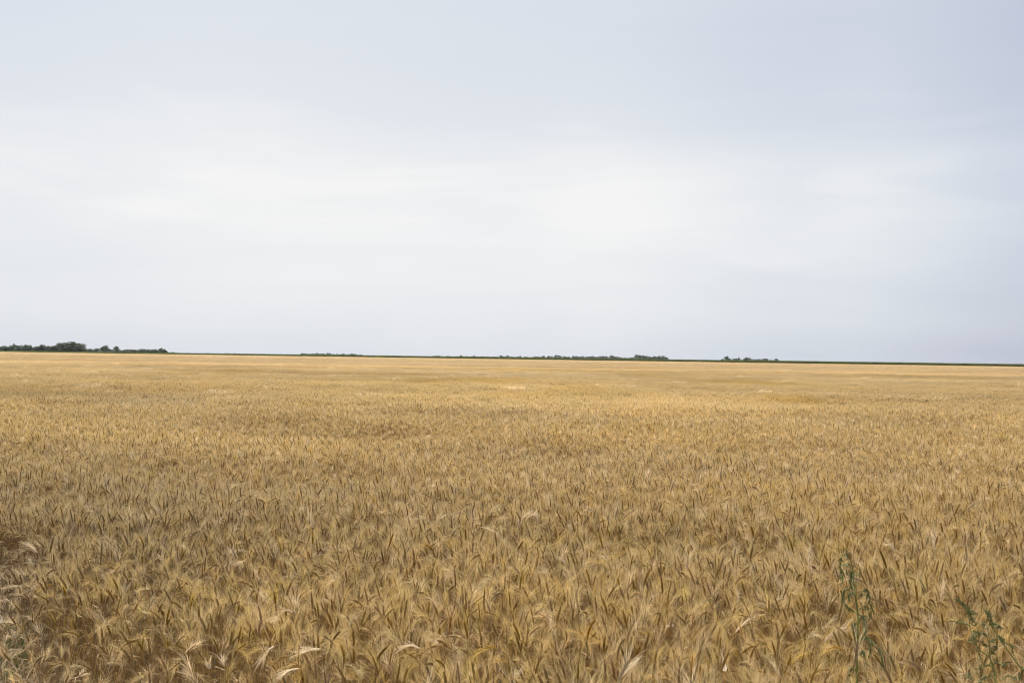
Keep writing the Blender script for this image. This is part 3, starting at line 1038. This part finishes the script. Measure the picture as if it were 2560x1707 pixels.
EARS = [
    ([(1411, 1408), (1409, 1402), (1405, 1394)], [(1424, 1470), (1416, 1425)], 'short white ear fanned open on a bare stem, standing alone right of centre', dict(awn=0.045, spread=0.9, wid=0.006)),
    ([(1838, 1581), (1850, 1566), (1874, 1545)], [], 'bright straight ear slanting up to the right, above the white husk', {}),
    ([(2061, 1600), (2085, 1583), (2115, 1568)], [(2050, 1625)], 'pale ear slanting up just left of the tall green weed', {}),
    ([(1877, 1316), (1864, 1309), (1846, 1322)], [(1880, 1345)], 'small hooked pale ear in the right middle distance', dict(z=0.74)),
    ([(731, 1529), (716, 1525), (696, 1539)], [(737, 1560)], 'hooked pale ear curving left, left of centre', {}),
    ([(684, 1615), (672, 1624), (660, 1643)], [(705, 1630), (695, 1612)], 'pale ear hanging down to the left with a long bright beard', dict(spread=0.5)),
    ([(800, 1622), (775, 1623), (749, 1630)], [(815, 1650)], 'flat pale ear pointing left, left of centre near the front', dict(spread=0.3)),
    ([(746, 1671), (726, 1674), (706, 1686)], [(765, 1690)], 'bright ear low at the front pointing left with a wide beard', dict(spread=0.5)),
    ([(307, 1610), (301, 1622), (293, 1640)], [(330, 1640), (318, 1606)], 'white-bearded ear drooping steeply at the ragged left edge', dict(depth=5.1, spread=0.5)),
    ([(349, 1642), (331, 1639), (311, 1634)], [(372, 1660)], 'flat ear pointing left just below the white-bearded one', dict(depth=4.9)),
    ([(316, 1576), (294, 1570), (266, 1575)], [(335, 1600)], 'long ear arching level to the left at the ragged left edge', dict(depth=5.4)),
    ([(371, 1537), (362, 1530), (345, 1527)], [(378, 1560)], 'pale ear beside the small white husk on the left', dict(depth=5.0)),
    ([(120, 1462), (105, 1458), (78, 1475)], [(150, 1500), (138, 1470)], 'arching golden ear bowed over at the left border', dict(depth=5.9)),
    ([(50, 1464), (28, 1466), (2, 1472)], [(62, 1490)], 'straight ear lying level at the far left border', dict(depth=6.2)),
    ([(24, 1502), (12, 1499), (-6, 1506)], [(60, 1530)], 'broad shaggy ear cut by the left picture border', dict(depth=5.8)),
    ([(66, 1540), (80, 1546), (96, 1557)], [(20, 1560), (45, 1537)], 'pale ear bent down to the right above the grassy corner', dict(depth=5.8)),
    ([(48, 1622), (36, 1626), (26, 1640)], [(85, 1642), (62, 1625)], 'greenish hooked ear in the near left corner', dict(depth=5.2)),
    ([(138, 1683), (124, 1692), (112, 1709)], [(175, 1690), (155, 1680)], 'pale ear drooping at the bottom of the grassy left corner', dict(depth=4.9)),
    ([(1048, 1620), (1028, 1612), (1003, 1618)], [(1056, 1650)], 'yellowish ear with a comb-like beard at the front centre', {}),
    ([(1597, 1645), (1582, 1665), (1569, 1690)], [(1620, 1665), (1608, 1640)], 'large bright ear hanging at the front right of centre', dict(wid=0.009, z=0.8)),
    ([(1302, 1302), (1309, 1292), (1320, 1283)], [], 'left ear of the bright cluster right of centre', dict(spread=.6)),
    ([(1312, 1304), (1322, 1292), (1334, 1284)], [], 'middle ear of the bright cluster right of centre', dict(spread=.6)),
    ([(1344, 1305), (1343, 1294), (1338, 1287)], [], 'right ear of the bright cluster right of centre', dict(spread=.5)),
    ([(1093, 1308), (1096, 1300), (1101, 1293)], [], 'small bright ear left of the bright cluster', {}),
    ([(1031, 1264), (1031, 1257), (1030, 1250)], [], 'white upright ear farthest back of the pale ones at centre', dict(wid=0.009)),
    ([(1203, 1317), (1220, 1321), (1236, 1330)], [], 'pale ear pointing down to the right below the bright cluster', {}),
    ([(618, 1395), (612, 1400), (606, 1402)], [], 'bright flat ear tip between dark ears left of centre', dict(spread=.5)),
    ([(92, 1381), (84, 1370), (74, 1363)], [], 'shaggy ear fanning to the upper left near the left border', dict(spread=.6)),
    ([(2235, 1378), (2230, 1366), (2220, 1359)], [], 'thick hooked pale ear in the right middle distance', dict(wid=0.011)),
    ([(1985, 1480), (1974, 1487), (1962, 1495)], [], 'short pale ear pointing left, left of the tall green weed', {}),
    ([(2340, 1600), (2328, 1575), (2322, 1552)], [], 'pale upright ear between the two green weeds', {}),
    ([(524, 1671), (522, 1664), (521, 1655)], [(524, 1690)], 'small white upright ear at the front left', dict(awn=.03, wid=.007)),
    ([(560, 1664), (558, 1657), (556, 1650)], [(562, 1685)], 'small white fanned ear right of the other small white one', dict(awn=.05, wid=.006, spread=.9)),
]
for i, (e_, s_, lab, kw) in enumerate(EARS):
    bleached(e_, s_, lab, seed=900 + i, **kw)


def husk(tip, mid, base, wpx, label, z0=None, depth=3.25, stem_to=None, name='dry_leaf', cat='dry leaf'):
    """a dry husk leaf: folded blade, wide at the sheath, running out to a bent point, on a straw"""
    b, m_, t_ = (at_depth(q[0], q[1], depth) for q in (base, mid, tip))
    foot = Vector((b.x + 0.02, b.y + 0.03, 0))
    root = empty(name, foot, label, cat)
    off = Matrix.Translation(-foot)
    w = wpx * depth / FPX * 0.5
    path = smooth_path([b, m_, t_], 9)
    for sgn, part in ((1, 'blade'),):
        mb = MB()
        ws = [w * .75, w, w * .85, w * .6, w * .4, w * .27, w * .18, w * .12, w * .04]
        L_, C_, R_ = [], [], []
        for k, p in enumerate(path):
            q = off @ p
            L_.append(q + Vector((-ws[k], 0.004, 0)))
            C_.append(q + Vector((0, -ws[k] * .7, 0)))
            R_.append(q + Vector((ws[k], 0.006, 0)))
        for k in range(8):
            mb.face([L_[k], C_[k], C_[k + 1], L_[k + 1]])
            mb.face([C_[k], R_[k], R_[k + 1], C_[k + 1]])
        mb.build(part, M_HUSK, root)
    mb = MB()
    mb.tube([Vector((0, 0, 0)), (off @ b) * 0.6, off @ (b + Vector((0.001, 0, -0.05))), off @ b], [0.003, 0.003, 0.0035, w * .7], 6)
    mb.build('stem', M_OSTEM, root)
    return root


husk((1801, 1621), (1809, 1648), (1812, 1676), 13, 'white pointed husk leaf on an orange straw at the front right')
husk((336, 1504), (338, 1512), (341, 1522), 7, 'small white husk tip at the ragged left edge', depth=5.0)
husk((365, 1460), (366, 1465), (369, 1473), 8, 'small white husk blob left of centre above the ragged edge', depth=5.2)
husk((980, 1583), (990, 1597), (1005, 1616), 4, 'thin pale leaf slanting down to the right at the front centre', depth=4.1)
husk((22, 1650), (29, 1658), (42, 1676), 5, 'pale bent leaf with a white tip in the near left corner', depth=5.1)
husk((4, 1540), (3, 1546), (1, 1556), 6, 'tiny white husk at the left picture border', depth=5.6)


def leafy(mb, rng, path, n, lmin, lmax, w, droop, m=0, clump=1):
    for k in range(n):
        t = rng.uniform(0.12, 1.0) * (len(path) - 1)
        i = min(int(t), len(path) - 2)
        p = path[i].lerp(path[i + 1], t - i)
        d = (path[i + 1] - path[i]).normalized()
        for _ in range(clump):
            o = Vector((rng.uniform(-1, 1), rng.uniform(-1, 1), rng.uniform(-.4, .6)))
            a = (d * rng.uniform(.2, .9) + o * 0.9 - Vector((0, 0, droop * rng.uniform(.5, 1.3)))).normalized()
            l = rng.uniform(lmin, lmax)
            s = a.cross(Vector((rng.uniform(-1, 1), rng.uniform(-1, 1), rng.uniform(-.5, 1)))).normalized()
            mb.strip([p, p + a * l * .35, p + a * l * .7 - Vector((0, 0, l * .08 * droop)), p + a * l - Vector((0, 0, l * .2 * droop))],
                     [w * .3, w, w * .8, w * .1], s, m)


def weed(name, label, depth, stems, branches, foot_px, rng, lsize, lw, droop, nleaf, big=()):
    foot = at_depth(foot_px, 1700, depth)
    foot.z = 0
    root = empty(name, foot, label, 'weed')
    off = Matrix.Translation(-foot)
    for pts, r0, r1 in stems:
        pp = [at_depth(a, b, depth + rng.uniform(-.02, .02)) for a, b in pts]
        low = pp[0]
        ctrl = [foot, foot.lerp(low, .5) + Vector(((low.x - foot.x) * .15, 0, 0))] + pp
        path = [off @ p for p in smooth_path(ctrl, 26)]
        mb = MB()
        mb.tube(path, [r0 + (r1 - r0) * k / 25 for k in range(26)], 7)
        mb.build('stem', M_WSTEM, root)
    for bi, (pts, r0, dens, kind) in enumerate(branches):
        dd = [0] + [rng.uniform(-.05, .05) for _ in pts[1:]]
        cum = 0
        pp = []
        for (a, b), q in zip(pts, dd):
            cum += q
            pp.append(at_depth(a, b, depth + cum))
        path = [off @ p for p in smooth_path(pp, 12)]
        mb = MB()
        mb.tube(path, [r0 * (1 - .7 * k / 11) for k in range(12)], 5)
        br = mb.build('branch', M_WSTEM, root)
        lf = MB()
        leafy(lf, rng, path, int(nleaf * dens), lsize * .6, lsize * 1.25, lw, droop)
        lf.build('leaf_cluster', M_WEED if kind == 'l' else M_SEED, br)
    for (a, b, c, d, w) in big:
        p, q = off @ at_depth(a, b, depth), off @ at_depth(c, d, depth - .01)
        mb = MB()
        m_ = p.lerp(q, .5)
        mb.strip([p, p.lerp(q, .25), m_ + Vector((0, -.004, 0)), p.lerp(q, .8), q], [w * .15, w * .8, w, w * .7, w * .05], Vector((1, 0.2, 0)).normalized())
        mb.build('broad_leaf', M_WEED, root)
    return root


wr = random.Random(77)
weed('tall_weed', 'tall green weed with one upright stem nodding over at its tip, right of centre front', 3.25,
     [([(2142, 1720), (2142, 1640), (2144, 1580), (2144, 1530), (2138, 1490), (2135, 1465), (2133, 1430), (2127, 1403), (2115, 1386), (2107, 1383)], 0.0042, 0.0012)],
     [([(2107, 1383), (2101, 1405), (2104, 1430), (2105, 1458)], 0.0011, 1.1, 'l'),
      ([(2119, 1390), (2116, 1380), (2113, 1368)], 0.0008, 0.25, 's'),
      ([(2127, 1403), (2112, 1412), (2118, 1432)], 0.0008, 0.4, 's'),
      ([(2133, 1425), (2127, 1432), (2128, 1465)], 0.0010, 1.1, 'l'),
      ([(2136, 1470), (2142, 1440), (2147, 1432)], 0.0008, 0.25, 's'),
      ([(2137, 1474), (2114, 1472), (2107, 1494), (2117, 1512), (2130, 1522)], 0.0012, 1.5, 'l'),
      ([(2137, 1478), (2125, 1482), (2122, 1500)], 0.0009, 0.6, 's'),
      ([(2140, 1500), (2160, 1474), (2168, 1474), (2174, 1500), (2183, 1530)], 0.0012, 1.6, 'l'),
      ([(2143, 1527), (2160, 1512), (2168, 1520), (2178, 1542)], 0.0010, 0.7, 's'),
      ([(2144, 1562), (2158, 1536), (2163, 1560), (2161, 1595)], 0.0012, 1.6, 's'),
      ([(2144, 1560), (2133, 1556), (2138, 1585)], 0.0010, 0.7, 'l'),
      ([(2144, 1600), (2160, 1590), (2175, 1596), (2192, 1616)], 0.0012, 0.6, 's'),
      ([(2192, 1616), (2204, 1630), (2206, 1670)], 0.0010, 1.0, 'l'),
      ([(2175, 1596), (2176, 1610), (2174, 1640)], 0.0009, 0.6, 'l'),
      ([(2143, 1640), (2156, 1625), (2166, 1655)], 0.0010, 0.5, 's'),
      ([(2142, 1680), (2128, 1665), (2122, 1700)], 0.0010, 0.6, 'l')],
     2142, wr, 0.016, 0.0014, 0.9, 60)
weed('bushy_weed', 'bushy green weed with several forked leaning stems in the front right corner', 3.2,
     [([(2600, 1740), (2575, 1692), (2550, 1666), (2520, 1625), (2500, 1598), (2485, 1575), (2472, 1550), (2466, 1522)], 0.0032, 0.0010),
      ([(2495, 1730), (2482, 1672), (2475, 1640), (2473, 1600), (2471, 1575)], 0.0028, 0.0010),
      ([(2492, 1735), (2478, 1650), (2450, 1625), (2432, 1595), (2425, 1565), (2420, 1535), (2408, 1515), (2398, 1503)], 0.0026, 0.0009)],
     [([(2460, 1660), (2448, 1635), (2440, 1608), (2436, 1590)], 0.0012, 0.9, 's'),
      ([(2486, 1668), (2462, 1662), (2448, 1672), (2440, 1682)], 0.0012, 0.9, 'l'),
      ([(2425, 1560), (2404, 1556), (2384, 1552)], 0.0009, 0.8, 'l'),
      ([(2420, 1535), (2430, 1528), (2438, 1533)], 0.0009, 0.5, 'l'),
      ([(2432, 1562), (2424, 1530), (2410, 1512), (2394, 1500)], 0.0009, 1.6, 'l'),
      ([(2444, 1572), (2432, 1548), (2422, 1530)], 0.0009, 0.8, 's'),
      ([(2450, 1598), (2440, 1580), (2428, 1600)], 0.0009, 0.9, 's'),
      ([(2470, 1590), (2455, 1582), (2440, 1580)], 0.0009, 0.6, 'l'),
      ([(2472, 1560), (2490, 1560), (2503, 1568)], 0.0010, 1.1, 's'),
      ([(2484, 1575), (2478, 1550), (2467, 1525)], 0.0010, 1.3, 'l'),
      ([(2475, 1575), (2462, 1562), (2460, 1556)], 0.0009, 0.5, 's'),
      ([(2500, 1598), (2486, 1596), (2478, 1602)], 0.0009, 0.5, 's'),
      ([(2515, 1618), (2508, 1600), (2498, 1590)], 0.0010, 0.9, 'l'),
      ([(2535, 1640), (2530, 1618), (2524, 1610)], 0.0009, 0.5, 'l'),
      ([(2473, 1610), (2462, 1612), (2452, 1604)], 0.0009, 0.6, 'l'),
      ([(2480, 1640), (2494, 1655), (2512, 1660)], 0.0010, 0.9, 's'),
      ([(2474, 1640), (2485, 1625), (2486, 1615)], 0.0009, 0.8, 'l'),
      ([(2430, 1700), (2422, 1690), (2418, 1680)], 0.0009, 0.8, 's'),
      ([(2490, 1690), (2470, 1690), (2452, 1700)], 0.0010, 0.7, 's'),
      ([(2500, 1700), (2520, 1690), (2545, 1695)], 0.0010, 0.8, 's')],
     2510, wr, 0.013, 0.0015, 0.15, 66,
     big=((2486, 1672, 2489, 1712, .006), (2548, 1676, 2549, 1704, .0055), (2552, 1664, 2562, 1680, .005)))

# ------------------------------------------------------------------ thin summer haze in the air
HZ = 5100
hb = MB()
z0, z1 = -1.0, 19.0
c = [Vector((sx_, sy_, sz_)) for sz_ in (z0, z1) for sx_, sy_ in ((-HZ, -HZ), (HZ, -HZ), (HZ, HZ), (-HZ, HZ))]
hb.v = [tuple(p) for p in c]
hb.f = [(3, 2, 1, 0), (4, 5, 6, 7), (0, 1, 5, 4), (1, 2, 6, 5), (2, 3, 7, 6), (3, 0, 4, 7)]
hb.m = [0] * 6
mh = bpy.data.materials.new('haze_air')
mh.use_nodes = True
mh.node_tree.nodes.clear()
ho = N(mh.node_tree, 'ShaderNodeOutputMaterial')
hv = N(mh.node_tree, 'ShaderNodeVolumePrincipled')
hv.inputs['Color'].default_value = (0.88, 0.92, 1.0, 1)
hv.inputs['Density'].default_value = 0.00003
mh.node_tree.links.new(hv.outputs[0], ho.inputs['Volume'])
tag(hb.build('haze', mh), 'thin pale summer haze lying over the fields', 'haze', kind='stuff')
